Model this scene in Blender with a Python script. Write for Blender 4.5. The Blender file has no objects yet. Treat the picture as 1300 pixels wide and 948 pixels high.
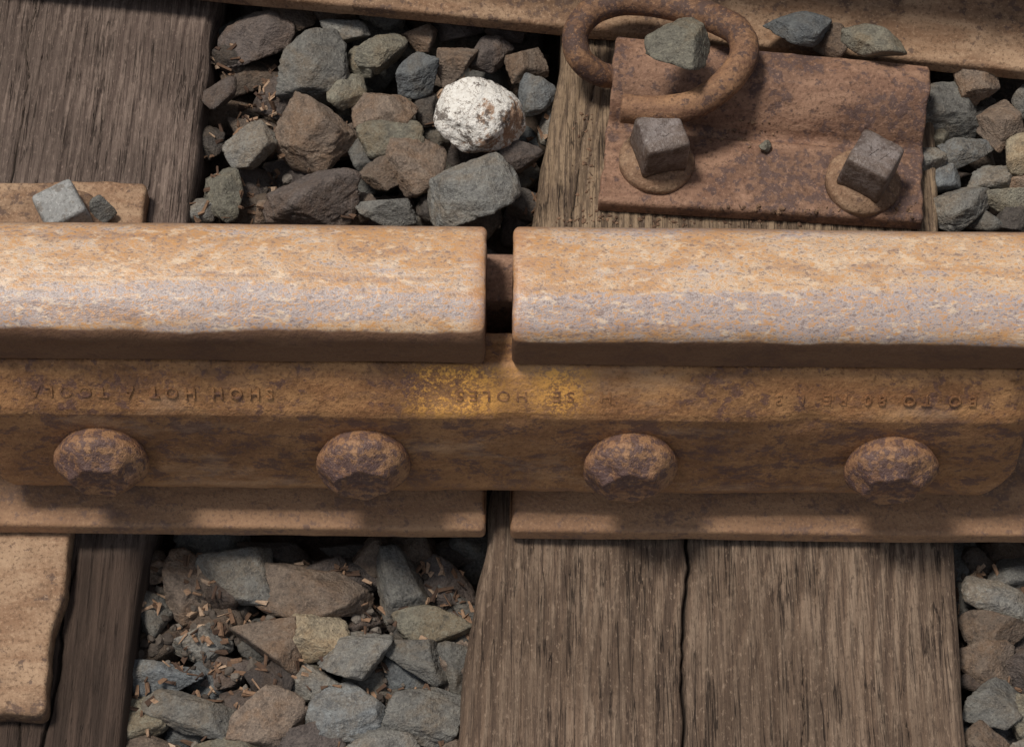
import bpy, bmesh, math, random
import numpy as np
from mathutils import Vector, Matrix
random.seed(7); RNG=np.random.default_rng(11)
S=0.001
scene=bpy.context.scene
col=scene.collection
# ------------------------------------------------------------------ camera (mm)
PITCH=math.radians(61); ROLL=math.radians(0.6); FOC=80.0
T=np.array([7.5,-34.,130.]); D=1280.
F=np.array([0,math.cos(PITCH),-math.sin(PITCH)])
U0=np.array([0,math.sin(PITCH),math.cos(PITCH)]); X0=np.array([1.,0,0])
R=math.cos(ROLL)*X0+math.sin(ROLL)*U0; U=math.cos(ROLL)*U0-math.sin(ROLL)*X0
C=T-D*F
cam=bpy.data.cameras.new("camera"); co=bpy.data.objects.new("camera",cam); col.objects.link(co)
cam.lens=FOC; cam.sensor_width=36; cam.clip_start=0.02; cam.clip_end=60
co.matrix_world=Matrix(((R[0],U[0],-F[0],C[0]*S),(R[1],U[1],-F[1],C[1]*S),(R[2],U[2],-F[2],C[2]*S),(0,0,0,1)))
scene.camera=co
def at(u,v,z=0.):
    """place measured on the photograph -> point (mm) on the horizontal plane of height z"""
    d=F*2889.+R*(u-650)-U*(v-474)
    t=(z-C[2])/d[2]
    return C+d*t
# ------------------------------------------------------------------ noise
def _h(ix,iy,iz,s):
    m=np.uint64(0xffffffff)
    h=(ix.astype(np.uint64)*np.uint64(374761393)+iy.astype(np.uint64)*np.uint64(668265263)+iz.astype(np.uint64)*np.uint64(2246822519)+np.uint64(int(s)*3266489+17))&m
    h=((h^(h>>np.uint64(13)))*np.uint64(1274126177))&m
    h=((h^(h>>np.uint64(15)))*np.uint64(2246822519))&m
    h=h^(h>>np.uint64(16))
    return h.astype(np.float64)/4294967295.0
def vn(P,s=0):
    P=np.asarray(P,float)+1000.0
    i=np.floor(P).astype(np.int64); f=P-i; f=f*f*(3-2*f)
    x,y,z=i[:,0],i[:,1],i[:,2]; fx,fy,fz=f[:,0],f[:,1],f[:,2]
    def L(a,b,t): return a+(b-a)*t
    c=lambda a,b,d:_h(x+a,y+b,z+d,s)
    return L(L(L(c(0,0,0),c(1,0,0),fx),L(c(0,1,0),c(1,1,0),fx),fy),L(L(c(0,0,1),c(1,0,1),fx),L(c(0,1,1),c(1,1,1),fx),fy),fz)*2-1
def fbm(P,o=4,s=0):
    r=0;a=1;t=0;P=np.asarray(P,float)
    for k in range(o):
        r=r+a*vn(P*2**k+k*13.7,s+k); t+=a; a*=.5
    return r/t
# ------------------------------------------------------------------ node helper
class G:
    def __init__(s,name):
        s.mat=bpy.data.materials.new(name); s.mat.use_nodes=True; s.t=s.mat.node_tree; s.t.nodes.clear()
        s.out=s.t.nodes.new('ShaderNodeOutputMaterial'); s.b=s.t.nodes.new('ShaderNodeBsdfPrincipled')
        s.t.links.new(s.b.outputs[0],s.out.inputs[0])
        s.tc=s.t.nodes.new('ShaderNodeTexCoord'); s.o=s.tc.outputs['Object']
    def put(s,sock,v):
        if isinstance(v,bpy.types.NodeSocket): s.t.links.new(v,sock)
        elif isinstance(v,(tuple,list)) and len(v)==3 and sock.type=='RGBA': sock.default_value=(*v,1)
        else: sock.default_value=v
    def noise(s,v,sc,det=4,ro=.6,dist=0,out=0):
        n=s.t.nodes.new('ShaderNodeTexNoise'); s.put(n.inputs['Vector'],v)
        n.inputs['Scale'].default_value=sc; n.inputs['Detail'].default_value=det; n.inputs['Roughness'].default_value=ro; n.inputs['Distortion'].default_value=dist
        return n.outputs[out]
    def vm(s,a,b,op='MULTIPLY'):
        n=s.t.nodes.new('ShaderNodeVectorMath'); n.operation=op; s.put(n.inputs[0],a); s.put(n.inputs[1],b); return n.outputs[0]
    def m(s,op,a,b=0.):
        n=s.t.nodes.new('ShaderNodeMath'); n.operation=op; s.put(n.inputs[0],a); s.put(n.inputs[1],b); return n.outputs[0]
    def sm(s,x,a,b,lo=0.,hi=1.):
        n=s.t.nodes.new('ShaderNodeMapRange'); n.interpolation_type='SMOOTHSTEP'; s.put(n.inputs[0],x)
        n.inputs[1].default_value=a; n.inputs[2].default_value=b; n.inputs[3].default_value=lo; n.inputs[4].default_value=hi; return n.outputs[0]
    def ramp(s,f,st):
        n=s.t.nodes.new('ShaderNodeValToRGB'); s.put(n.inputs[0],f); e=n.color_ramp.elements
        e[0].position=st[0][0]; e[0].color=(*st[0][1],1); e[1].position=st[-1][0]; e[1].color=(*st[-1][1],1)
        for p,c in st[1:-1]:
            k=e.new(p); k.color=(*c,1)
        return n.outputs[0]
    def mix(s,f,a,b,bl='MIX'):
        n=s.t.nodes.new('ShaderNodeMix'); n.data_type='RGBA'; n.blend_type=bl
        s.put(n.inputs[0],f); s.put(n.inputs[6],a); s.put(n.inputs[7],b); return n.outputs[2]
    def xyz(s,v):
        n=s.t.nodes.new('ShaderNodeSeparateXYZ'); s.put(n.inputs[0],v); return n.outputs
    def attr(s,name):
        n=s.t.nodes.new('ShaderNodeAttribute'); n.attribute_name=name; return n.outputs['Fac']
    def bump(s,h,st,di,nrm=None):
        n=s.t.nodes.new('ShaderNodeBump'); n.inputs['Strength'].default_value=st; n.inputs['Distance'].default_value=di; s.put(n.inputs['Height'],h)
        if nrm is not None: s.put(n.inputs['Normal'],nrm)
        return n.outputs[0]
    def fin(s,c,r,n=None,metal=0.,spec=.4):
        s.put(s.b.inputs['Base Color'],c); s.put(s.b.inputs['Roughness'],r); s.put(s.b.inputs['Metallic'],metal)
        s.b.inputs['Specular IOR Level'].default_value=spec
        if n is not None: s.put(s.b.inputs['Normal'],n)
        return s.mat

def rust(name,base,lite,dark,spot=.55,rough=.75,off=0.,bump=1.):
    g=G(name); o=g.vm(g.o,(off,off*.7,off*.3),'ADD')
    big=g.noise(o,14,4,.7); st=g.noise(g.vm(o,(.35,1,1)),60,5,.65,.4); fine=g.noise(o,420,3,.7); med=g.noise(o,150,5,.65)
    c=g.mix(g.sm(st,.35,.68),base,lite)
    c=g.mix(g.sm(big,.44,.60,0,.6),c,tuple(x*.6 for x in base))
    sp=g.m('ADD',g.m('MULTIPLY',med,.6),g.m('MULTIPLY',big,.4))
    pit=g.sm(sp,spot,spot+.05)
    c=g.mix(g.m('MULTIPLY',pit,.8),c,dark)
    f2=g.sm(fine,.54,.64); c=g.mix(g.m('MULTIPLY',f2,.6),c,tuple(x*.42 for x in base))
    f3=g.sm(fine,.44,.34); c=g.mix(g.m('MULTIPLY',f3,.5),c,tuple(x*1.2 for x in lite))
    h=g.m('ADD',g.m('MULTIPLY',med,.7),g.m('MULTIPLY',fine,.4))
    h=g.m('SUBTRACT',h,g.m('MULTIPLY',pit,.12))
    n=g.bump(h,.9*bump,.0018)
    return g.fin(c,g.m('ADD',g.m('MULTIPLY',fine,.25),rough-.12),n,spec=.4),g,c,n
M_PLATE,_,_,_=rust('rusty_plate',(.175,.092,.058),(.29,.17,.11),(.08,.05,.046),.51)
M_PLATE2,_,_,_=rust('rusty_tan_plate',(.225,.128,.072),(.36,.24,.15),(.09,.055,.042),.53,off=3)
M_CLIP,_,_,_=rust('rusty_clip',(.15,.076,.045),(.30,.165,.085),(.065,.04,.036),.51,off=5)
M_BOLT,_,_,_=rust('rusty_bolt',(.175,.087,.052),(.33,.18,.09),(.088,.054,.054),.46,.55,off=8,bump=1.6)
M_FLANGE,_,_,_=rust('rusty_flange',(.21,.122,.072),(.33,.22,.14),(.10,.062,.048),.545,off=9)
M_HEAD,_,_,_=rust('worn_steel_head',(.13,.095,.076),(.215,.185,.175),(.07,.048,.04),.53,.46,off=10)
M_GHEAD,_,_,_=rust('grey_spike_head',(.24,.24,.23),(.36,.36,.35),(.14,.12,.10),.56,.5,off=14)

def rail_mat(off,edge):
    g=G('weathered_rail_steel'); o=g.vm(g.o,(off,0,0),'ADD'); X,Y,Z=g.xyz(g.o)
    st=g.noise(g.vm(o,(.3,1,1)),55,5,.65,.3); med=g.noise(o,170,5,.65); fine=g.noise(o,480,3,.7); big=g.noise(g.vm(o,(.6,1,1)),30,5,.7)
    body=g.mix(g.sm(st,.35,.68),(.215,.108,.052),(.33,.185,.095))
    body=g.mix(g.sm(big,.48,.62,0,.65),body,(.135,.070,.042))
    body=g.mix(g.sm(g.m('ADD',g.m('MULTIPLY',med,.55),g.m('MULTIPLY',big,.45)),.52,.57,0,.75),body,(.10,.056,.048))
    body=g.mix(g.sm(fine,.54,.64,0,.6),body,(.09,.048,.033))
    body=g.mix(g.sm(fine,.44,.34,0,.5),body,(.40,.24,.13))
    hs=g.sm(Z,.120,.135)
    body=g.mix(g.m('MULTIPLY',hs,.8),body,(.105,.050,.025))  # shade on the side of the railhead, put into the rust colour
    ft=g.sm(Z,.03,.02); body=g.mix(g.m('MULTIPLY',ft,.18),body,(.33,.21,.13))
    s1=g.noise(g.vm(o,(.13,1,1)),75,5,.6,.8); s2=g.noise(g.vm(o,(.5,1.,1)),40,6,.7,1.0); sf=g.noise(g.vm(o,(.6,1,1)),480,3,.85)
    s4=g.noise(g.vm(o,(.5,1,1)),190,4,.75)
    ed=g.noise(g.vm(o,(.05,1,1)),70,3,.5)
    tan=g.mix(g.sm(s2,.40,.58),(.40,.235,.125),(.50,.365,.25))
    band=g.sm(Y,-.008,-.018,0,.12)
    band=g.m('SUBTRACT',band,g.sm(Y,-.027,-.034,0,.08))
    lv=g.m('ADD',g.m('ADD',g.m('MULTIPLY',s1,.45),g.m('MULTIPLY',s2,.3)),g.m('ADD',band,g.m('MULTIPLY',s4,.25)))
    c=g.mix(g.sm(lv,.515,.60,0,.82),tan,(.31,.27,.275))
    c=g.mix(g.sm(g.m('ADD',g.m('MULTIPLY',s1,.3),g.m('ADD',g.m('MULTIPLY',ed,.45),g.m('MULTIPLY',s4,.25))),.48,.37,0,.75),c,(.23,.14,.105))
    c=g.mix(g.sm(sf,.51,.59,0,.75),c,(.47,.225,.065))
    c=g.mix(g.sm(sf,.46,.38,0,.75),c,(.165,.108,.085))
    c=g.mix(g.sm(s4,.55,.63,0,.5),c,(.66,.51,.35))
    c=g.mix(g.sm(Y,.026,.034,0,.65),c,(.18,.108,.074))
    ax=g.m('ABSOLUTE',X)
    en=g.sm(g.m('ADD',ax,g.m('MULTIPLY',s2,.03)),.038,.020,0,.5); c=g.mix(en,c,(.36,.17,.08))
    wob=g.m('MULTIPLY',g.m('SUBTRACT',g.noise(g.vm(o,(.5,1,1)),60,5,.7),.5),.0045)
    topm=g.sm(g.m('ADD',Z,wob),edge-.0010,edge+.0010)
    c=g.mix(topm,body,c)
    h=g.m('ADD',g.m('MULTIPLY',med,.7),g.m('MULTIPLY',fine,.4)); n=g.bump(h,.7,.0015)
    h2=g.m('ADD',g.m('MULTIPLY',s1,.4),g.m('ADD',g.m('MULTIPLY',sf,.45),g.m('MULTIPLY',s4,.4))); n2=g.bump(h2,.7,.0012)
    nm=g.t.nodes.new('ShaderNodeMix'); nm.data_type='VECTOR'; g.put(nm.inputs[0],topm); g.put(nm.inputs[4],n); g.put(nm.inputs[5],n2)
    return g.fin(c,g.m('SUBTRACT',.72,g.m('MULTIPLY',topm,.32)),nm.outputs[1],spec=.5)
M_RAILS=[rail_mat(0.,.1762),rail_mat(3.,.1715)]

def bar_mat():
    mt,g,c,n=rust('rusty_joint_bar',(.275,.128,.052),(.41,.215,.09),(.12,.062,.05),.535)
    X,Y,Z=g.xyz(g.o)
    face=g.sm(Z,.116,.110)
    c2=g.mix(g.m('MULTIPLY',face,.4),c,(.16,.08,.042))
    blot=g.noise(g.vm(g.o,(.6,1,1)),85,6,.8,.3)
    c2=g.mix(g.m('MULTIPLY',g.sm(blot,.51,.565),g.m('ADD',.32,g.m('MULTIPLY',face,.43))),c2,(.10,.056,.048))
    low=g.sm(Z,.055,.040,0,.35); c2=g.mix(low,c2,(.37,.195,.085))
    dust=g.noise(g.vm(g.o,(.35,1,1)),24,5,.7); c2=g.mix(g.sm(dust,.54,.66,0,.4),c2,(.43,.27,.16))
    sp=g.noise(g.o,420,4,.75); pb=g.noise(g.o,34,3,.6)
    mk=g.m('MULTIPLY',g.m('MULTIPLY',g.sm(X,-.062,-.034),g.sm(X,.064,.028)),g.m('MULTIPLY',g.sm(Z,.110,.122),g.sm(Y,-.034,-.038)))
    mk=g.m('MULTIPLY',mk,g.sm(g.m('ADD',g.m('MULTIPLY',sp,.55),g.m('MULTIPLY',pb,.45)),.43,.55))
    mk=g.m('MULTIPLY',mk,g.sm(g.m('ABSOLUTE',g.m('SUBTRACT',X,.010)),.004,.026,.3,1.))
    c2=g.mix(g.m('MULTIPLY',mk,.85),c2,(1.0,.50,.11))
    g.put(g.b.inputs['Base Color'],c2)
    return mt
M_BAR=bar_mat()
M_LET,_,_,_=rust('rusty_lettering',(.24,.11,.046),(.36,.185,.078),(.115,.06,.047),.53)

def wood_mat(name,ca,cb,cd,low=None,hi=None):
    g=G(name); o=g.o; X,Y,Z=g.xyz(o)
    gr=g.attr('grain'); ck=g.attr('crack')
    f1=g.noise(g.vm(o,(1,.03,1)),620,5,.7,.4); f2=g.noise(g.vm(o,(1,.05,1)),160,5,.65,.8); big=g.noise(o,11,4,.6); sp=g.noise(g.vm(o,(1,.4,1)),500,3,.7)
    hl=g.noise(g.vm(o,(1,.035,1)),170,3,.6,.3); pt=g.noise(g.vm(o,(1,.5,1)),26,5,.7)
    c=g.mix(g.sm(g.m('ADD',g.m('MULTIPLY',f2,.6),g.m('MULTIPLY',gr,.4)),.36,.64),ca,cb)
    if hi: c=g.mix(g.sm(Y,hi[0],hi[0]+.03,0,.75),c,hi[1])
    c=g.mix(g.sm(pt,.48,.62,0,.6),c,tuple(x*.52 for x in ca))
    c=g.mix(g.sm(f1,.48,.58,0,.7),c,cd)
    c=g.mix(g.sm(gr,.44,.22,0,.6),c,cd)
    c=g.mix(g.sm(big,.42,.65,0,.6),c,tuple(x*.62 for x in ca))
    c=g.mix(g.sm(sp,.57,.68,0,.5),c,tuple(x*1.3 for x in cb))
    c=g.mix(g.sm(sp,.43,.34,0,.55),c,cd)
    line=g.sm(g.m('ABSOLUTE',g.m('SUBTRACT',hl,.5)),.016,.004); line=g.m('MULTIPLY',line,g.sm(pt,.42,.58))
    c=g.mix(g.m('MULTIPLY',line,.8),c,(.028,.019,.014))
    if low: c=g.mix(g.sm(Y,low[0],low[0]-.03),c,g.mix(g.sm(f2,.4,.6),low[1],tuple(x*1.7 for x in low[1])))
    c=g.mix(g.sm(ck,.25,.8),c,(.022,.015,.011))
    h=g.m('ADD',g.m('MULTIPLY',f1,.8),g.m('MULTIPLY',f2,.5)); h=g.m('SUBTRACT',g.m('ADD',h,g.m('MULTIPLY',sp,.2)),g.m('MULTIPLY',line,.6))
    return g.fin(c,.85,g.bump(h,1.,.0026),spec=.25)
M_WOODB=wood_mat('weathered_oak_sleeper',(.165,.110,.075),(.25,.182,.130),(.064,.043,.032),hi=(.05,(.30,.215,.135)))
M_WOODA=wood_mat('dark_weathered_sleeper',(.15,.110,.09),(.215,.162,.132),(.075,.052,.043),low=(-.06,(.042,.028,.021)))

def rock_mat():
    g=G('ballast_rock'); oi=g.t.nodes.new('ShaderNodeObjectInfo'); base=oi.outputs['Color']; rnd=oi.outputs['Random']
    cx=g.t.nodes.new('ShaderNodeCombineXYZ'); g.put(cx.inputs[0],g.m('MULTIPLY',rnd,7.)); g.put(cx.inputs[1],g.m('MULTIPLY',rnd,3.3)); g.put(cx.inputs[2],rnd)
    o=g.vm(g.o,cx.outputs[0],'ADD')
    big=g.noise(o,28,4,.62,.5); med=g.noise(o,130,5,.7); fine=g.noise(o,600,3,.75)
    c=g.mix(g.sm(big,.42,.62,0,.6),base,g.mix(1.,base,(1.25,.98,.72),'MULTIPLY'))
    c=g.mix(g.sm(med,.50,.62,0,.55),c,g.mix(1.,base,(1.5,1.5,1.45),'MULTIPLY'))
    c=g.mix(g.sm(med,.46,.36,0,.65),c,g.mix(1.,base,(.5,.48,.48),'MULTIPLY'))
    c=g.mix(g.sm(fine,.55,.64,0,.55),c,g.mix(1.,base,(1.9,1.85,1.75),'MULTIPLY'))
    c=g.mix(g.sm(fine,.45,.36,0,.6),c,g.mix(1.,base,(.42,.42,.42),'MULTIPLY'))
    h=g.m('ADD',g.m('MULTIPLY',big,1.2),g.m('ADD',g.m('MULTIPLY',med,1.),g.m('MULTIPLY',fine,.4)))
    return g.fin(c,.80,g.bump(h,1.,.0034),spec=.36)
M_ROCK=rock_mat()
def white_rock():
    g=G('white_stained_rock'); o=g.o
    v=g.noise(g.vm(o,(2,1,0),'ADD'),60,5,.7,.2); w=g.m('ABSOLUTE',g.m('SUBTRACT',v,.5)); big=g.noise(g.vm(o,(3.1,1,0),'ADD'),45,5,.75,.2); fine=g.noise(o,300,4,.7)
    X,Y,Z=g.xyz(o)
    c=g.mix(g.sm(fine,.4,.62,0,.5),(.80,.78,.73),(.62,.58,.52))
    c=g.mix(g.sm(w,.012,.003,0,.8),c,(.16,.11,.08))
    st=g.m('ADD',big,g.m('SUBTRACT',g.m('MULTIPLY',X,4.),g.m('MULTIPLY',Y,5.)))
    c=g.mix(g.sm(st,.58,.66,0,.85),c,(.30,.16,.08))
    c=g.mix(g.sm(st,.72,.80,0,.7),c,(.12,.08,.06))
    c=g.mix(g.sm(g.noise(g.vm(o,(9,1,0),'ADD'),75,5,.75),.54,.59,0,.85),c,(.11,.085,.07))
    return g.fin(c,.8,g.bump(g.m('ADD',fine,g.m('MULTIPLY',v,1.5)),.9,.0026),spec=.3)
M_WHITE=white_rock()
def simple(name,a,b,sc,rough=.9,bd=.002):
    g=G(name); n1=g.noise(g.o,sc,6,.7); n2=g.noise(g.o,sc*5,4,.7)
    c=g.mix(g.sm(n1,.38,.62),a,b); c=g.mix(g.sm(n2,.5,.66,0,.5),c,tuple(x*1.8 for x in b))
    return g.fin(c,rough,g.bump(g.m('ADD',n1,n2),.8,bd),spec=.2)
M_SOIL=simple('dark_soil',(.035,.026,.02),(.075,.055,.042),60)
def tonemat(name,st,dk):
    g=G(name); at_=g.attr('tone'); c=g.ramp(at_,st)
    n=g.noise(g.o,500,3,.6); c=g.mix(g.sm(n,.45,.65,0,.4),c,dk); return g.fin(c,.9,g.bump(n,.5,.001),spec=.2)
M_CHIP=tonemat('wood_chip_mix',[(0,(.06,.037,.027)),(.4,(.15,.09,.057)),(.75,(.28,.175,.11)),(1,(.42,.31,.22))],(.06,.04,.03))
M_GRAV=tonemat('fine_gravel_mix',[(0,(.045,.036,.03)),(.4,(.085,.07,.058)),(.75,(.14,.12,.10)),(1,(.20,.175,.15))],(.05,.04,.035))

# ------------------------------------------------------------------ mesh helpers
def mk(name,V,Fc,mat,origin=(0,0,0),smooth=True,label=None,cat=None,flat=None,attrs=None,group=None):
    V=np.asarray(V,float)-np.asarray(origin,float)
    me=bpy.data.meshes.new(name); me.from_pydata((V*S).tolist(),[],[list(map(int,f)) for f in Fc]); me.update()
    if smooth: me.polygons.foreach_set('use_smooth',[True]*len(me.polygons))
    if flat:
        for i in flat: me.polygons[i].use_smooth=False
    if attrs:
        for k,a in attrs.items():
            at_=me.attributes.new(k,'FLOAT','POINT'); at_.data.foreach_set('value',np.asarray(a,np.float32))
    me.materials.append(mat)
    o=bpy.data.objects.new(name,me); col.objects.link(o)
    o.location=Vector([float(q) for q in origin])*S
    if label: o['label']=label
    if cat: o['category']=cat
    if group: o['group']=group
    return o
def round_poly(P,seg=2.5):
    n=len(P); out=[]
    for i in range(n):
        p0=np.array(P[i-1][:2],float); p=np.array(P[i][:2],float); p1=np.array(P[(i+1)%n][:2],float); r=P[i][2]
        a=p0-p; b=p1-p; la=np.linalg.norm(a); lb=np.linalg.norm(b); a/=la; b/=lb
        ang=math.acos(max(-1,min(1,a@b))); 
        d=min(r/max(math.tan(ang/2),1e-4),la*.48,lb*.48)
        for k in range(6):
            t=k/5; q=(1-t)**2*(p+a*d)+2*t*(1-t)*p+t*t*(p+b*d); out.append(q)
    res=[]
    for i in range(len(out)):
        a=out[i]; b=out[(i+1)%len(out)]; L=np.linalg.norm(b-a)
        if L<1e-6: continue
        k=max(1,int(L/seg))
        for j in range(k): res.append(a+(b-a)*j/k)
    return np.array(res)
def extrude(P,x0,x1,dx=4.,bev=2.,amp=.3,seed=0,deform=None):
    """profile (y,z) pulled along x, edges rounded at both ends"""
    area=.5*np.sum(P[:,0]*np.roll(P[:,1],-1)-np.roll(P[:,0],-1)*P[:,1])
    if area<0: P=P[::-1]
    t=np.roll(P,-1,0)-np.roll(P,1,0); t/=np.linalg.norm(t,axis=1)[:,None]; N=np.stack([t[:,1],-t[:,0]],1)
    e=np.array([0,.1,.3,.6,1.])*bev
    xs=np.concatenate([x0+e,np.linspace(x0+bev*1.4,x1-bev*1.4,max(2,int((x1-x0)/dx))),(x1-e)[::-1]])
    V=[]
    for x in xs:
        dd=min(x-x0,x1-x); ins=0
        if dd<bev: ins=bev-math.sqrt(max(0,bev*bev-(bev-dd)**2))
        Q=P-N*ins
        V.append(np.column_stack([np.full(len(P),x),Q]))
    n=len(P); m=len(xs); V=np.concatenate(V)
    NN=np.tile(np.column_stack([np.zeros(n),N]),(m,1))
    V=V+NN*(amp*fbm(V/14.,4,seed)+amp*1.2*vn(V/np.array([60,30,30]),seed+9))[:,None]
    if deform is not None: V=deform(V)
    Fc=[]
    for i in range(m-1):
        for j in range(n):
            a=i*n+j; b=i*n+(j+1)%n; Fc.append((a,a+n,b+n,b))
    k=len(Fc); Fc.append(list(range(n))); Fc.append(list(range((m-1)*n,m*n))[::-1])
    return V,Fc,[k,k+1]
def fixn(o):
    bm=bmesh.new(); bm.from_mesh(o.data); bmesh.ops.recalc_face_normals(bm,faces=bm.faces); bm.to_mesh(o.data); bm.free()
# ------------------------------------------------------------------ rails
H=186.
RP=[(-76,0,2),(-76,12,3.5),(-30,19.5,30),(-9,32,14),(-8,80,60),(-9,136,7),(-35,144,3),(-37,147,3),(-37,H-9,18),(-18,H-1.6,30),(0,H,60),
    (18,H-1.6,30),(37,H-9,18),(37,147,3),(35,144,3),(9,136,7),(8,80,60),(9,32,14),(30,19.5,30),(76,12,3.5),(76,0,2)]
RPP=round_poly(RP)
def lip(V):
    m=(V[:,2]>165)&(V[:,1]<-28)
    w=1.*vn(np.column_stack([V[:,0]/28,V[:,0]*0,V[:,0]*0]),5)+.5*vn(np.column_stack([V[:,0]/9,V[:,0]*0,V[:,0]*0]),6)
    V=V.copy(); V[m,1]-=np.clip(w[m],-.4,1.3)
    dx=np.clip(1-(np.abs(V[:,0])-7)/7,0,1)
    k=dx*np.clip(.5+.8*vn(V/np.array([5,6,6]),77),0,1.2)
    V[:,0]+=np.sign(V[:,0])*k*.9
    V[:,2]-=k*.8*(V[:,2]>175)
    return V
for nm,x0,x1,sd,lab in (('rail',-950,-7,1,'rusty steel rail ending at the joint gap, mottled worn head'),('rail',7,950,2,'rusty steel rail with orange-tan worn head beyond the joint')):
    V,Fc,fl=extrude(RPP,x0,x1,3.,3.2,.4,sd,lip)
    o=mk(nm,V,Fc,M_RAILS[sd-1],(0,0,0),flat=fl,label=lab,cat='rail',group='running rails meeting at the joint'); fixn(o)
a=at(300,6,0); b=at(1300,103,0); dirv=(b-a)/np.linalg.norm(b-a); ang=math.atan2(dirv[1],dirv[0])
V,Fc,fl=extrude(RPP,-800,1000,5.,2.,.5,7)
o=mk('rail',V,Fc,M_PLATE2,(0,0,0),flat=fl,label='neighbouring rusty tan rail with stones lying on its foot',cat='rail'); fixn(o)
nrm=np.array([-dirv[1],dirv[0],0]); o.location=Vector((a+nrm*76)*S); o.rotation_euler[2]=ang
# ------------------------------------------------------------------ joint bars
BP=[(-10.5,30,2),(-48,21.5,3),(-61,36,5),(-63,42,5),(-54,113,4),(-52.5,117,3),(-40,137,3),(-35,142,2.5),(-10.5,134.5,3)]
BPP=round_poly(BP,2.)
def barend(V):
    V=V.copy(); 
    for sgn in (1,-1):
        t=np.clip((sgn*V[:,0]-283)/19,0,1)**2; low=np.clip((95-V[:,2])/75,0,1)
        V[:,2]+=t*low*34; V[:,1]+=np.sign(-V[:,1])*t*5*(np.abs(V[:,1])>40)
    g_=np.exp(-((V[:,0]-178)/14)**2)*np.exp(-((V[:,2]-113)/7)**2); V[:,1]+=2.4*g_*(V[:,1]<-40)
    g_=np.exp(-((V[:,0]-10)/10)**2)*np.exp(-((V[:,2]-113)/5)**2); V[:,1]+=1.5*g_*(V[:,1]<-40)
    return V
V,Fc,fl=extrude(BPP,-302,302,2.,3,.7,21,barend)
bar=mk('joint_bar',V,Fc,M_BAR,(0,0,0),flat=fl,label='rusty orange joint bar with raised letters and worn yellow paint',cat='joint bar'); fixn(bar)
BQ=round_poly([(-y,z,r) for y,z,r in BP][::-1])
V,Fc,fl=extrude(BQ,-302,302,4,3,.45,22,barend)
o=mk('joint_bar',V,Fc,M_PLATE,(0,0,0),flat=fl,label='rusty joint bar on the far side of the rail web',cat='joint bar'); fixn(o)
def text_mesh(name,s,size,ext,mat,M,parent,spacing=1.0,label=None):
    c=bpy.data.curves.new(name,'FONT'); c.body=s; c.size=size*S; c.extrude=ext*S; c.bevel_depth=.15*S; c.space_character=spacing; c.resolution_u=3
    c.align_x='CENTER'; c.align_y='CENTER'
    t=bpy.data.objects.new('tmp',c); col.objects.link(t); bpy.context.view_layer.update()
    me=bpy.data.meshes.new_from_object(t.evaluated_get(bpy.context.evaluated_depsgraph_get())); bpy.data.objects.remove(t)
    me.name=name; me.materials.clear(); me.materials.append(mat); me.transform(M)
    o=bpy.data.objects.new(name,me); col.objects.link(o)
    if parent: o.parent=parent
    if label: o['label']=label
    return o
ys=np.array([0,-12.5,-20]); ys=ys/np.linalg.norm(ys); zn=np.cross([-1,0,0],ys)
def slopeM(cx):
    p=np.array([cx,-46.5,126.7])+zn*.0
    return Matrix(((-1,ys[0],zn[0],p[0]*S),(0,ys[1],zn[1],p[1]*S),(0,ys[2],zn[2],p[2]*S),(0,0,0,1)))
text_mesh('raised_lettering','BO TO 80 RE 1 3 8',9.6,.4,M_LET,slopeM(205),bar,1.65)
text_mesh('raised_lettering','H  SE  HOLES',9.6,.3,M_LET,slopeM(20),bar,1.6)
text_mesh('raised_lettering','SHOH HOT A TOOLA',9.6,.4,M_LET,slopeM(-195),bar,1.6)
# ------------------------------------------------------------------ lofted parts
def loft(rings,cap0=True,cap1=True):
    n=len(rings[0]); V=np.concatenate(rings); Fc=[]
    for i in range(len(rings)-1):
        for j in range(n):
            a=i*n+j; b=i*n+(j+1)%n; Fc.append((a,b,b+n,a+n))
    if cap0: Fc.append(list(range(n))[::-1])
    if cap1: Fc.append(list(range((len(rings)-1)*n,len(rings)*n)))
    return V,Fc
def circ(r,h,n=72):
    t=np.arange(n)*2*math.pi/n
    return np.column_stack([r*np.cos(t),r*np.sin(t),np.full(n,h)])
def square(hw,h,n=72):
    p=12.; t=np.arange(n)*2*math.pi/n+math.pi/n
    q=1/((np.abs(np.cos(t))**p+np.abs(np.sin(t))**p)**(1/p))
    return np.column_stack([hw*q*np.cos(t),hw*q*np.sin(t),np.full(n,h)])
bn=np.array([0,-.99,.02]); bn/=np.linalg.norm(bn)
bx=np.array([1.,0,0]); bz=np.cross(bx,bn)
labs=['domed rusty bolt head with worn flat face on joint bar','domed rusty bolt head on the joint bar, orange on top','rusty round bolt head with pitted flat end on joint bar','pitted purple-brown bolt head on the joint bar']
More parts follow.
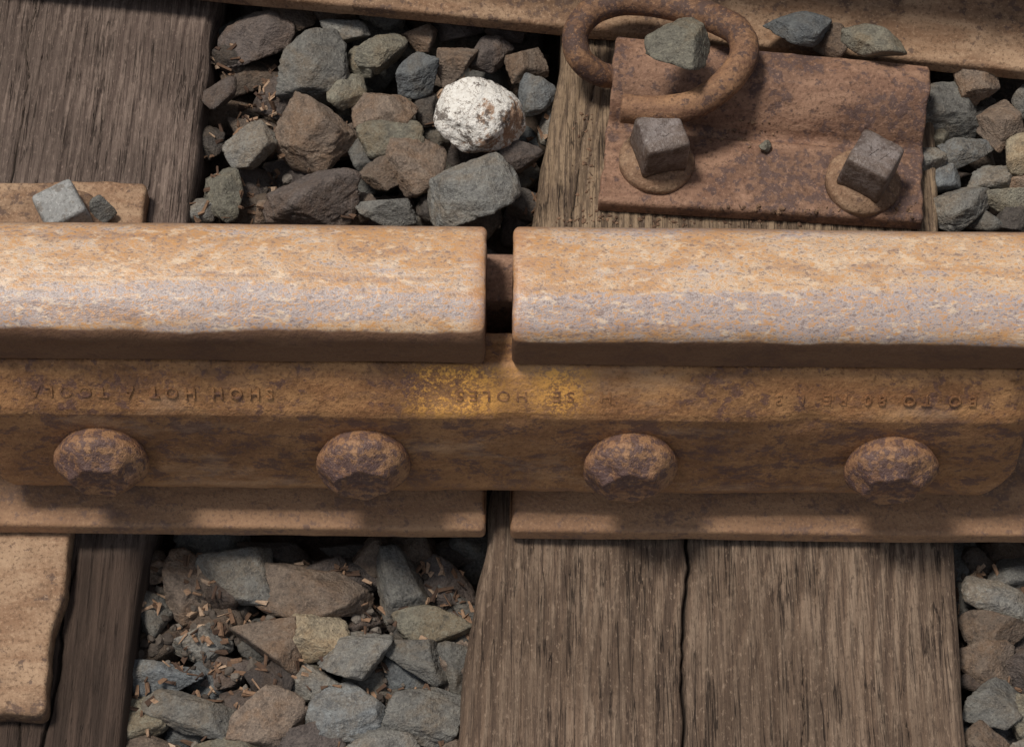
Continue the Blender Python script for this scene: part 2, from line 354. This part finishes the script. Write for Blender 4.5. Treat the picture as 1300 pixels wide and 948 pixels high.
for i,(u,v) in enumerate([(130,587),(462,590),(800,593),(1130,597)]):
    xw=at(u,v,74)[0]; zc=76.5; yc=-58.2
    prof=[(-2,23.4),(1,24.8),(3,26.),(5.5,27.),(8,27.3),(10.5,26.8),(13,25.),(15.5,22.4),(17.5,20.),(19.3,17.9),(20.6,16.6),(21.2,16.0),(21.4,15.2),(21.3,13),(21.0,9),(20.8,4),(20.8,1)]
    fac=RNG.uniform(0,3)
    rings=[]
    for h,r in prof:
        c=circ(r,h)
        t=np.arange(72)*2*math.pi/72+fac
        k=np.clip((h-10)/8,0,1)
        c[:,:2]*=(1-k*.16*(np.cos(3*t)**2)+k*.06)[:,None]
        rings.append(c)
    V,Fc=loft(rings,False,True)
    V=V*(1+.035*fbm(V/9+i*10,4,i)[:,None]*np.clip(V[:,2:3]/4,0,1)); V[:,2]+=.5*vn(V/5+i*7,3)
    tl=RNG.uniform(-.05,.05,2); V[:,2]+=V[:,0]*tl[0]+V[:,1]*tl[1]
    W=V[:,0:1]*bx+V[:,1:2]*bz+V[:,2:3]*bn+np.array([xw,yc,zc])
    o=mk('track_bolt',W,Fc,M_BOLT,(xw,yc,zc),label=labs[i],cat='bolt',group='track bolts through the joint bar'); fixn(o)
def spike(u,v,zb,rot,mat_head,letter,lab,tilt=(0,0),hw=14.5,hh=30,fl=23):
    p=at(u,v,zb); e=bpy.data.objects.new('screw_spike',None); e.empty_display_size=.01; col.objects.link(e); e.location=Vector(p)*S
    e.rotation_euler=(tilt[0],tilt[1],rot); e['label']=lab; e['category']='screw spike'; e['group']='square-headed screw spikes'
    prof=[(-3,fl),(0,fl),(3,fl+.5),(5,fl-.3),(6.8,fl-2.2),(8.5,fl-4.5),(10.5,fl-6.5),(12,hw-1),(15,hw-3)]
    V,Fc=loft([circ(r,h) for h,r in prof],True,True); V[:,:2]*=(1+.03*fbm(V/11+u,3,3))[:,None]; V[:,2]+=.6*fbm(V/6+u,3,4)
    o=mk('flange',V,Fc,M_FLANGE); o.parent=e; fixn(o)
    k=[(8,.98),(14,1.0),(20,.99),(hh-4,.96),(hh-2,.94),(hh-.9,.90),(hh-.3,.83),(hh,.72),(hh+.1,.5),(hh+.1,.25),(hh+.1,.04)]
    V,Fc=loft([square(hw*s,h) for h,s in k],True,True); V[:,:2]*=(1+.03*fbm(V/8+u,4,5))[:,None]; V[:,2]+=.6*fbm(V/7+u,3,6)*(V[:,2]>15)
    hd=mk('square_head',V,Fc,mat_head); hd.parent=e; fixn(hd)
    if letter: text_mesh('raised_letter',letter,15,.35,mat_head,Matrix.Translation((0,0,(hh+.1)*S)),hd)
    return e
spike(833,207,8,.30,M_HEAD,'S','square-headed screw spike with raised letter on rusty plate',tilt=(.03,.05),hw=15.5,hh=38,fl=24.5)
spike(1095,234,8,-.50,M_HEAD,'W','square-headed screw spike with raised letter, tilted, on rusty plate',tilt=(-.02,.10),hw=15.5,hh=38,fl=24.5)
spike(88,285,0,.5,M_GHEAD,None,'bare grey square spike head on tan plate behind the rail',tilt=(.05,-.1),hw=14.5,hh=31)
# ------------------------------------------------------------------ plates
def bil(c,s,t):
    FL,FR,BL,BR=c
    return (FL*(1-s)+FR*s)*(1-t)+(BL*(1-s)+BR*s)*t
cz=[at(760,262,2),at(1169,286,2),at(781,72,2),at(1171,110,2)]
tt=np.linspace(0,1,150); ss=np.linspace(0,1,200); zb=-3.
def hump(t):
    if t<.03: return 8*math.sqrt(max(0,1-((.03-t)/.03)**2))*.4+5
    if t<.46: return 8.5
    if t<.54: return 8.5-3.5*math.sin((t-.46)/.08*math.pi)
    if t<.95:
        k=(t-.54)/.41; return 8.5+25*math.sin(min(1.35,k*1.35)*math.pi/2)**.75
    return 8.5+25*.90-25*((t-.95)/.05)**2*.5
V=[];
for t in tt:
    for s in ss:
        e=.006*math.sin(t*17)+.004*math.sin(t*41+1)
        p=bil(cz,s*(1+e)-(e*.5),t); V.append([p[0],p[1],hump(t)])
V=np.array(V); V[:,2]+=1.8*fbm(V/16,5,31)-.4
nt,ns=len(tt),len(ss)
Z=V[:,2].reshape(nt,ns); Z[:,0]-=1.2; Z[:,-1]-=1.2
V[:,2]=Z.ravel(); Fc=[(i*ns+j,i*ns+j+1,(i+1)*ns+j+1,(i+1)*ns+j) for i in range(nt-1) for j in range(ns-1)]
loop=[j for j in range(ns)]+[i*ns+ns-1 for i in range(1,nt)]+[(nt-1)*ns+j for j in range(ns-2,-1,-1)]+[i*ns for i in range(nt-2,0,-1)]
base=len(V); B=V[loop].copy(); B[:,2]=zb; V=np.concatenate([V,B]); L=len(loop)
Fc+=[(loop[i],base+i,base+(i+1)%L,loop[(i+1)%L]) for i in range(L)]
o=mk('tie_plate',V,Fc,M_PLATE,tuple(at(960,190,0)),label='rusty steel tie plate with rolled shoulder fixed by two square spikes',cat='tie plate'); fixn(o)
def slab(name,poly,z0,z1,mat,label,cat,amp=1.,seg=4.,seed=0):
    P=round_poly([(p[0],p[1],6) for p in poly],seg)
    cen=P.mean(0); 
    P=P+amp*1.4*np.column_stack([fbm(np.column_stack([P/22,P[:,0]*0]),3,seed),fbm(np.column_stack([P/22,P[:,0]*0+9]),3,seed)])
    area=.5*np.sum(P[:,0]*np.roll(P[:,1],-1)-np.roll(P[:,0],-1)*P[:,1])
    if area<0:P=P[::-1]
    t=np.roll(P,-1,0)-np.roll(P,1,0); t/=np.linalg.norm(t,axis=1)[:,None]; N=np.stack([t[:,1],-t[:,0]],1)
    b=3.; rings=[np.column_stack([P,np.full(len(P),z0)])]
    for a in np.linspace(0,math.pi/2,6): rings.append(np.column_stack([P-N*b*(1-math.cos(a)),np.full(len(P),z1-b+b*math.sin(a))]))
    for k in (.97,.93,.86,.75,.6,.4,.2,.02):
        Q=(P-N*b)*k+cen*(1-k); rings.append(np.column_stack([Q,np.full(len(P),z1)]))
    V,Fc=loft(rings,True,True); m=V[:,2]>z0+1
    V[m,2]+=(amp*.6*fbm(V/16,4,seed))[m]
    o=mk(name,V,Fc,mat,(float(cen[0]),float(cen[1]),z0),label=label,cat=cat); fixn(o); return o
zA=-15.; zB=-4.
pl=[at(-190,228,0)[:2],at(186,230,0)[:2],at(180,300,0)[:2],at(84,700,0)[:2],at(82,745,0)[:2],at(66,800,0)[:2],at(58,905,0)[:2],at(-190,905,0)[:2]]
slab('tie_plate',pl,zA-.5,-.8,M_PLATE2,'worn tan rusty tie plate beneath the rail on dark sleeper','tie plate',1.4,3,41)
# ------------------------------------------------------------------ sleepers
def sleeper(name,Lp,Rp,ztop,mat,label,seed,cracks,knots=(),nx=320,y0=-620,y1=620,dy=2.4):
    (a,b),(c,d)=Lp,Rp
    ys_=np.arange(y0,y1,dy); s=np.linspace(0,1,nx)
    xl=a[0]+(ys_-a[1])*(b[0]-a[0])/(b[1]-a[1]); xr=c[0]+(ys_-c[1])*(d[0]-c[0])/(d[1]-c[1])
    wob=1.6*vn(np.column_stack([ys_/40,ys_*0,ys_*0]),seed); wob2=1.6*vn(np.column_stack([ys_/35,ys_*0+5,ys_*0]),seed)
    Xg=(xl+wob)[:,None]*(1-s)+(xr+wob2)[:,None]*s; Yg=np.repeat(ys_[:,None],nx,1)
    w=(xr-xl).mean(); lx=s[None,:]*w+np.zeros_like(Xg)
    P=np.column_stack([lx.ravel(),Yg.ravel(),np.zeros(Xg.size)])
    wx=P[:,0]+8*vn(P/np.array([80,170,1]),seed+1)+1.5*vn(P/np.array([15,60,1]),seed+2)
    for kx,ky,kr in knots:
        dx=P[:,0]-kx; dyy=P[:,1]-ky; r2=dx*dx+(dyy/2.2)**2; wx=wx+np.sign(dx)*kr*np.exp(-r2/(kr*kr*2.0))
    gr=.5+.5*fbm(np.column_stack([wx/2.6,P[:,1]/150,P[:,0]*0+seed]),4,seed+3)
    rg=.5+.5*np.sin(wx/w*2*math.pi*31+3*vn(P/np.array([40,200,1]),seed+4)); grain=.7*gr+.3*rg
    hgt=2.2*(grain-.5)+2.2*fbm(P/np.array([60,160,1]),3,seed+5)
    ck=np.zeros(len(P))
    for (cx,slope,ya,yb,wd,dep) in cracks:
        line=cx+slope*P[:,1]+2.2*vn(np.column_stack([P[:,1]/30,P[:,0]*0,P[:,0]*0+cx]),seed+6)+.8*vn(np.column_stack([P[:,1]/7,P[:,0]*0,P[:,0]*0+cx]),seed+7)
        env=np.clip((P[:,1]-ya)/30,0,1)*np.clip((yb-P[:,1])/30,0,1)
        wv=wd*(.75+.5*vn(np.column_stack([P[:,1]/25,P[:,0]*0,P[:,0]*0+cx]),seed+9))
        g_=np.exp(-((P[:,0]-line)/wv)**2)*env; ck=np.maximum(ck,g_); hgt=hgt-dep*g_
    es=np.minimum(P[:,0],w-P[:,0]); hgt=hgt-4.0*np.clip(1-es/5,0,1)**2
    Zg=(ztop-.6+hgt).reshape(Xg.shape); Zg=np.minimum(Zg,ztop+1.5)
    def sk(xc,zc,sg):
        xs=[];zs=[]
        for dz,dx in ((-150,2),(-60,2),(-25,1.5),(-12,1)):
            xs.append(xc+sg*dx+1.5*vn(np.column_stack([ys_/25,ys_*0+dz,ys_*0]),seed+8)); zs.append(zc*0+ztop+dz)
        return np.array(xs).T,np.array(zs).T
    xa,za=sk(Xg[:,0],Zg[:,0],-1); xb,zb_=sk(Xg[:,-1],Zg[:,-1],1)
    XX=np.concatenate([xa,Xg,xb[:,::-1]],1); ZZ=np.concatenate([za,Zg,zb_[:,::-1]],1); YY=np.repeat(ys_[:,None],XX.shape[1],1)
    def pad(A,v): 
        A=A.reshape(Xg.shape); return np.concatenate([np.full((len(ys_),4),v),A,np.full((len(ys_),4),v)],1).ravel()
    n=XX.shape[1]; m=len(ys_)
    idx=np.arange(m*n).reshape(m,n); Fc=np.stack([idx[:-1,:-1],idx[:-1,1:],idx[1:,1:],idx[1:,:-1]],-1).reshape(-1,4).tolist()
    Fc.append(idx[0,::-1].tolist()); Fc.append(idx[-1].tolist())
    V=np.column_stack([XX.ravel(),YY.ravel(),ZZ.ravel()])
    org=(float(Xg.mean()),0.,ztop-150)
    return mk(name,V,Fc,mat,org,label=label,cat='railway sleeper',attrs={'grain':pad(grain,.4),'crack':pad(ck,0.)})
ra,rb=at(160,858,zA),at(272,10,zA)
LA=[(ra[0]-235,ra[1]),(rb[0]-235,rb[1])]
sleeper('railway_sleeper',(LA[0],LA[1]),(ra,rb),zA,M_WOODA,'dark weathered timber sleeper with grey-purple worn top',51,
        [(118,-.02,150,620,.8,3),(196,.02,-620,-80,1.2,6),(176,.0,-620,-120,.8,4)])
la,lb=at(592,858,zB),at(712,60,zB); rc,rd=at(1222,858,zB),at(1192,250,zB)
xcr=at(860,780,zB)-at(600,780,zB)
sleeper('railway_sleeper',(la,lb),(rc,rd),zB,M_WOODB,'wide weathered brown timber sleeper with long split and open grain',61,
        [(xcr[0]-7,-.045,-620,-40,1.4,8),(190,.01,-500,-130,.45,1.5),(245,-.01,-620,-160,.4,1.5),(22,.02,80,620,.7,3)],
        knots=((165,-120,9),(75,-190,6)))
# ------------------------------------------------------------------ stones
def ico(sub):
    bm=bmesh.new(); bmesh.ops.create_icosphere(bm,subdivisions=sub,radius=1.); V=np.array([v.co[:] for v in bm.verts]); Fc=[[v.index for v in f.verts] for f in bm.faces]; bm.free(); return V,Fc
ICO={k:ico(k) for k in (2,3,4,5)}
def rock_shape(sub,ext,seed,p=44,k=10):
    r_=np.random.default_rng(seed); Dv,Fc=ICO[sub]
    Nn=r_.normal(size=(k,3)); Nn/=np.linalg.norm(Nn,axis=1)[:,None]
    Nn=np.concatenate([Nn,-Nn[:3]+.35*r_.normal(size=(3,3))]); Nn/=np.linalg.norm(Nn,axis=1)[:,None]; d=r_.uniform(.5,.92,len(Nn))
    if k>20: d=.8+.2*(d-.5)/.42; 
    A=np.clip(Dv@Nn.T,0.001,None)/d
    r=(np.sum(A**p,1)+(1/1.4)**p)**(-1/p)
    V=Dv*r[:,None]
    rd=1-np.abs(vn(Dv*3.3+seed%61,seed%53)); 
    V=V*(1+.05*fbm(Dv*2.5+seed%97,4,seed%91)+.03*fbm(Dv*9+seed%89,4,seed%83)-.05*np.clip(rd-.8,0,1)/.2)[:,None]
    V-= (V.max(0)+V.min(0))/2; V/= (V.max(0)-V.min(0))/2
    return V*np.array(ext),Fc
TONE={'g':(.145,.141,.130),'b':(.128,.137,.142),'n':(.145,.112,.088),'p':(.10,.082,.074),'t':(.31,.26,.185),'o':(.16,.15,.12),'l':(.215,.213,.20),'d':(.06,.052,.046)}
TN={'g':'grey','b':'blue-grey','n':'brown','p':'dark purple-brown','t':'pale tan','o':'olive-grey','l':'light grey','d':'dark'}
cnt=[0]
def stone(u,v,w,h,tone,ztop=0.,sub=5,place='lying beside the sleeper',mat=None,flat=.72,seed=None,p=44,k=10,name='ballast_stone',lab=None):
    kx=2.12; 
    if not mat and w>25 and not lab: w*=1.17; h*=1.17
    ex=w/2/kx; ey=max(8.,h/2/kx*.98); ez=max(9,flat*min(ex,ey))
    if w<25: ex=w/2/kx; ey=h/2/kx; ez=min(ex,ey)
    if w<62 and sub==5: sub=4
    zc=ztop-ez
    P=at(u,v+3,zc+ez*.35); cnt[0]+=1
    V,Fc=rock_shape(sub,(ex,ey,ez),(seed or cnt[0]*37+5),p,k)
    me_o=mk(name,V,Fc,mat or M_ROCK); me_o.location=Vector((float(P[0]),float(P[1]),zc))*S
    j=RNG.uniform(.78,1.3); c=np.array(TONE[tone])*j
    me_o.color=(*[float(x) for x in c],1)
    me_o['label']=lab or f'{TN[tone]} angular broken ballast stone {place}'; me_o['category']='stone'
    me_o['group']='loose ballast stones around the sleepers'
    return me_o
up=[(325,38,100,85,'p',-2),(398,75,92,92,'g',4),(276,115,48,50,'p',-8),(318,178,72,62,'g',-4),(396,160,108,100,'n',6),(395,238,120,80,'p',4),(438,32,65,45,'g',-8),
(484,58,66,62,'o',-2),(487,128,86,72,'n',2),(530,90,54,58,'b',0),(580,76,54,56,'n',-2),(622,62,62,50,'p',-6),(668,78,58,52,'n',-6),(682,112,48,64,'b',-2),
(495,172,86,54,'o',-2),(528,205,74,86,'n',2),(440,108,50,58,'o',-6),(484,216,60,46,'n',-6),(490,262,76,34,'g',-4),(282,238,50,86,'o',-10),(660,200,60,56,'p',-8),
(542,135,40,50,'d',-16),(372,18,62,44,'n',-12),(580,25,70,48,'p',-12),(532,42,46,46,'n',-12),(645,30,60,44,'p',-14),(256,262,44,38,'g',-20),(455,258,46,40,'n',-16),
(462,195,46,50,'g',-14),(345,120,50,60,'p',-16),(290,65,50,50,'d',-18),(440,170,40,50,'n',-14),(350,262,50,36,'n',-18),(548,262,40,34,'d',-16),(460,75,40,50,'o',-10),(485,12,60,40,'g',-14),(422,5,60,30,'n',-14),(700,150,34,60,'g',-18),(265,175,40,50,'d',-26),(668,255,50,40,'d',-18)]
for t in up: stone(*t)
stone(609,138,132,114,'l',24,mat=M_WHITE,p=18,k=26,flat=.85,seed=4412,lab='whitewashed round stone with brown stains lying on the ballast')
stone(602,236,134,116,'l',16,flat=.62,seed=9123,lab='large light grey angular stone leaning toward the rail')
lo=[(190,712,56,50,'n',-20),(238,738,56,90,'n',-14),(300,728,100,74,'g',-10),(398,744,134,72,'n',-4),(510,738,64,92,'g',-10),(572,736,66,70,'p',-16),(194,778,56,62,'g',-18),
(256,806,70,58,'g',-16),(335,812,86,76,'n',-6),(396,802,86,66,'t',-6),(450,826,84,66,'g',-4),(552,790,98,54,'o',-10),(522,836,88,56,'g',-8),(204,852,96,40,'b',-12),(578,836,56,54,'n',-14),
(462,782,56,50,'p',-22),(350,705,90,40,'d',-24),(450,700,80,44,'d',-24),(270,700,60,36,'g',-26),(180,830,40,40,'d',-30),(290,852,60,40,'p',-22),(395,862,70,44,'g',-16),  # dark tone nearest the rail foot puts the rail's shade into stone colour
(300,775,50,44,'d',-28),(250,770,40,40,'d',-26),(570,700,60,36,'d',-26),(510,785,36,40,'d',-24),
(240,900,110,66,'g',-8),(340,905,90,70,'n',-6),(440,900,96,72,'b',-8),(540,905,92,70,'g',-8),(180,910,60,60,'o',-12),(390,945,90,60,'p',-10),(490,950,90,60,'g',-10),(290,955,90,60,'o',-10),(200,960,80,60,'n',-12),(570,955,60,60,'n',-12)]
for t in lo: stone(t[0],t[1],t[2],t[3],t[4],t[5]-14,place='beside the rail foot')
ri=[(1206,132,84,92,'g',4),(1240,96,58,56,'n',8),(1272,148,60,84,'n',4),(1228,188,72,52,'b',-2),(1215,252,84,72,'g',4),(1168,198,66,36,'g',2),(1262,218,66,40,'g',-6),(1276,246,76,36,'o',-2),
(1296,190,40,60,'t',4),(1290,275,60,40,'d',-8),(1188,170,40,40,'o',-4),(1310,120,50,60,'g',-2),(1250,150,40,50,'d',-12),(1310,225,60,50,'n',-6),(1195,222,50,40,'b',-6),(1250,275,50,36,'g',-8),(1330,170,60,70,'o',-2),(1330,260,60,60,'g',-6),
(1266,756,80,54,'g',-18),(1268,802,88,66,'n',-16),(1286,722,72,56,'g',-26),(1252,838,66,54,'n',-18),(1300,850,70,60,'p',-18),(1245,715,44,50,'d',-34),(1320,770,60,60,'g',-18),(1265,890,80,66,'g',-14),(1320,905,70,60,'o',-14),(1262,945,80,60,'n',-14),(1325,960,80,60,'g',-14)]
for t in ri: stone(*t)
stone(861,47,92,106,'o',84,flat=.55,seed=771,lab='grey-brown angular stone resting on the curled spring clip')
stone(1014,28,96,68,'b',50,flat=.8,seed=1772,lab='blue-grey angular stone on the foot of neighbouring rail')
stone(1056,48,50,50,'n',38,flat=.9,seed=773,lab='small brown stone against the foot of neighbouring rail')
stone(1110,48,92,64,'o',48,flat=.9,seed=2779,lab='olive-grey stone against the foot of neighbouring rail')
stone(972,181,18,16,'o',16,sub=3,flat=.9,seed=775,lab='tiny grey stone on the rusty tie plate')
stone(130,262,36,36,'g',18,sub=4,flat=.9,seed=776,lab='small grey stone on the tan tie plate')
def in_sleeper(x,y,mg=10):
    for (L0,L1),(R0,R1) in (((LA[0],LA[1]),(ra,rb)),((la,lb),(rc,rd))):
        xl=L0[0]+(y-L0[1])*(L1[0]-L0[0])/(L1[1]-L0[1]); xr=R0[0]+(y-R0[1])*(R1[0]-R0[0])/(R1[1]-R0[1])
        if xl-mg<x<xr+mg: return True
    return False
y=-330
while y<400:
    x=-330
    while x<350:
        px,py=x+random.uniform(-9,9),y+random.uniform(-9,9)
        if not in_sleeper(px,py,6) and not(-60<py<110) and cnt[0]<290:
            cnt[0]+=1; s_=random.uniform(14,22)
            V,Fc=rock_shape(4,(s_*random.uniform(.9,1.3),s_,s_*.75),cnt[0]*31)
            o=mk('ballast_stone',V,Fc,M_ROCK); o.location=Vector((px,py,-48+random.uniform(-6,8)))*S
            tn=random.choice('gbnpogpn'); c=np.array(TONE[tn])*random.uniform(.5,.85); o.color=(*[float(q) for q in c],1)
            o['label']=f'{TN[tn]} ballast stone wedged in the lower layer'; o['category']='stone'; o['group']='loose ballast stones around the sleepers'
        x+=31
    y+=30
print('stones',cnt[0])
# ------------------------------------------------------------------ ground
gx=np.linspace(-2500,2500,200); XX,YY=np.meshgrid(gx,gx); P=np.column_stack([XX.ravel(),YY.ravel(),XX.ravel()*0])
Zg=-64+8*fbm(P/90,4,71)
idx=np.arange(200*200).reshape(200,200); Fc=np.stack([idx[:-1,:-1],idx[:-1,1:],idx[1:,1:],idx[1:,:-1]],-1).reshape(-1,4).tolist()
g=mk('ground',np.column_stack([P[:,0],P[:,1],Zg]),Fc,M_SOIL); g['kind']='structure'
# ------------------------------------------------------------------ spring clip
def tube(name,pts,rad,mat,label,cat,n=28):
    P=np.array(pts,float); Q=[]
    for i in range(len(P)-1):
        p0=P[max(i-1,0)];p1=P[i];p2=P[i+1];p3=P[min(i+2,len(P)-1)]
        for k in range(10):
            t=k/10; Q.append(.5*((2*p1)+(-p0+p2)*t+(2*p0-5*p1+4*p2-p3)*t*t+(-p0+3*p1-3*p2+p3)*t**3))
    Q.append(P[-1]); Q=np.array(Q); m=len(Q)
    rr=np.interp(np.arange(m),np.linspace(0,m-1,len(rad)),rad)
    tg=np.gradient(Q,axis=0); tg/=np.linalg.norm(tg,axis=1)[:,None]
    up=np.array([0,0,1.]); rings=[]
    a=np.arange(n)*2*math.pi/n
    def ring(c,t_,r):
        s_=np.cross(t_,up); s_/=np.linalg.norm(s_); w=np.cross(s_,t_); return c+r*(np.cos(a)[:,None]*s_+np.sin(a)[:,None]*w)
    rings.append(ring(Q[0]-tg[0]*1.2,tg[0],rr[0]*.55)); rings.append(ring(Q[0]-tg[0]*1.0,tg[0],rr[0]*.82)); rings.append(ring(Q[0]-tg[0]*.4,tg[0],rr[0]*.95))
    for i in range(m): rings.append(ring(Q[i],tg[i],rr[i]))
    rings.append(ring(Q[-1]+tg[-1]*1.,tg[-1],rr[-1]*.8))
    V,Fc=loft(rings); c=np.repeat(np.array([r.mean(0) for r in rings]),n,0)
    V=c+(V-c)*(1+.09*fbm(V/9,4,81))[:,None]
    o=mk(name,V,Fc,mat,tuple(Q.mean(0)),label=label,cat=cat); fixn(o); return o
cp=[(790,137,42),(835,141,42),(880,133,44),(918,109,47),(943,76,50),(940,45,52),(908,24,50),(868,12,46),(826,3,44),(786,2,42),(752,14,40),(731,42,36),(735,72,30),(757,92,20),(785,98,12),(815,100,8)]
tube('spring_clip',[at(*c) for c in cp],[9.6]*9+[9.2,8.9,8.5,8.]+[7.5],M_CLIP,'thick curled rusty spring clip hooked over the tie plate shoulder','rail clip')
# ------------------------------------------------------------------ fine gravel and wood chips dropped on what lies below
bpy.context.view_layer.update(); dg=bpy.context.evaluated_depsgraph_get()
def drop(x,y):
    h,loc,nn,_,ob,_=scene.ray_cast(dg,Vector((x*S,y*S,.6)),Vector((0,0,-1)))
    return (loc.z/S,ob.name.split('.')[0]) if h else (None,None)
def scatter(N,shape,zf,seed):
    r_=np.random.default_rng(seed); Vs=[];Fs=[];Ts=[];off=0
    for _ in range(N):
        if r_.random()<.9: x=r_.uniform(-320,340); y=r_.uniform(-300,380)
        else: x=r_.uniform(-700,700); y=r_.uniform(-600,700)
        z,nm=drop(x,y)
        if z is None or z>zf(y) or nm in('rail','joint_bar','screw_spike','flange','spring_clip','railway_sleeper','tie_plate','square_head'): continue
        V,Fc,tone=shape(r_); V=V+np.array([x,y,z+.6]); Vs.append(V); Fs+=[[i+off for i in f] for f in Fc]; off+=len(V); Ts+=[tone]*len(V)
    return Vs,Fs,Ts
def rotm(r_,flatness=.5):
    a=r_.uniform(0,6.28); b=r_.normal()*flatness; c=r_.normal()*flatness
    return np.array(Matrix.Rotation(a,3,'Z')@Matrix.Rotation(b,3,'X')@Matrix.Rotation(c,3,'Y'))
def chip(r_):
    L=r_.uniform(3,10)*(1 if r_.random()<.9 else 1.6); w=r_.uniform(1.,3.6); h=r_.uniform(.4,1.2)
    V=np.array([[-1,-1,-1],[1,-.6,-1],[1.1,.7,-1],[-.9,1,-1],[-1,-.8,1],[.9,-.5,1],[1,.5,1],[-1,.7,1]],float)*np.array([L/2,w/2,h/2]); V+=r_.normal(size=V.shape)*.15*w
    return V@rotm(r_,.35).T,[(0,3,2,1),(4,5,6,7),(0,1,5,4),(1,2,6,5),(2,3,7,6),(3,0,4,7)],r_.random()**1.2
I2=ICO[2]
def pebble(r_):
    s_=r_.uniform(1.2,4.5); V=I2[0]*(1+.12*r_.normal(size=(len(I2[0]),1)))*np.array([s_,s_*r_.uniform(.6,1),s_*.6]); return V@rotm(r_,.5).T,I2[1],r_.random()
Vs,Fs,Ts=scatter(6000,pebble,lambda y:-36,5)
g=mk('ballast_gravel',np.concatenate(Vs),Fs,M_GRAV,smooth=False,attrs={'tone':Ts}); g['kind']='stuff'; g['label']='fine dark gravel filling gaps between ballast stones'; g['category']='gravel'
Vs,Fs,Ts=scatter(10000,chip,lambda y:(-18 if y>0 else -30),6)
r_=np.random.default_rng(9); off2=sum(len(q) for q in Vs)
for _ in range(520):
    q_=r_.random()
    if q_<.10: u=r_.normal(745,10); v=r_.uniform(140,275)
    elif q_<.65: u=r_.normal(915,34); v=r_.normal(163,12)
    else: u=r_.uniform(700,1160); v=r_.normal(275,4)
    p=at(u,v,0); z,nm=drop(p[0],p[1])
    if z is None or z>14: continue
    V,Fc,tn=pebble(r_) if r_.random()<.8 else chip(r_); V=V*r_.uniform(.15,.5)+np.array([p[0],p[1],z+.15]); tn=.1+.6*tn
    Vs.append(V); Fs+=[[i+off2 for i in f] for f in Fc]; off2+=len(V); Ts+=[tn]*len(V)
g=mk('wood_chips',np.concatenate(Vs),Fs,M_CHIP,smooth=False,attrs={'tone':Ts}); g['kind']='stuff'; g['label']='brown wood splinters scattered among stones and on the sleeper'; g['category']='wood chips'
# ------------------------------------------------------------------ light : bright hazy sky, soft high sun
w=bpy.data.worlds.new('World'); scene.world=w; w.use_nodes=True; nt_=w.node_tree
sky=nt_.nodes.new('ShaderNodeTexSky'); sky.sky_type='NISHITA'; sky.sun_disc=False
EL=math.radians(70); AZ=math.radians(-66)   # azimuth measured from +y toward +x
sky.sun_elevation=EL; sky.sun_rotation=AZ
hs=nt_.nodes.new('ShaderNodeHueSaturation'); hs.inputs['Saturation'].default_value=.3
bg=nt_.nodes['Background']; bg.inputs[1].default_value=.11; nt_.links.new(sky.outputs[0],hs.inputs['Color']); nt_.links.new(hs.outputs[0],bg.inputs[0])
sl=bpy.data.lights.new('sun','SUN'); sl.energy=3.3; sl.angle=math.radians(12); sl.color=(1,.93,.84)
so=bpy.data.objects.new('sun',sl); col.objects.link(so)
dv=Vector((math.sin(AZ)*math.cos(EL),math.cos(AZ)*math.cos(EL),math.sin(EL))); so.rotation_euler=dv.to_track_quat('Z','Y').to_euler(); so.location=dv*3
scene.view_settings.view_transform='Standard'; scene.view_settings.look='None'; scene.view_settings.exposure=0
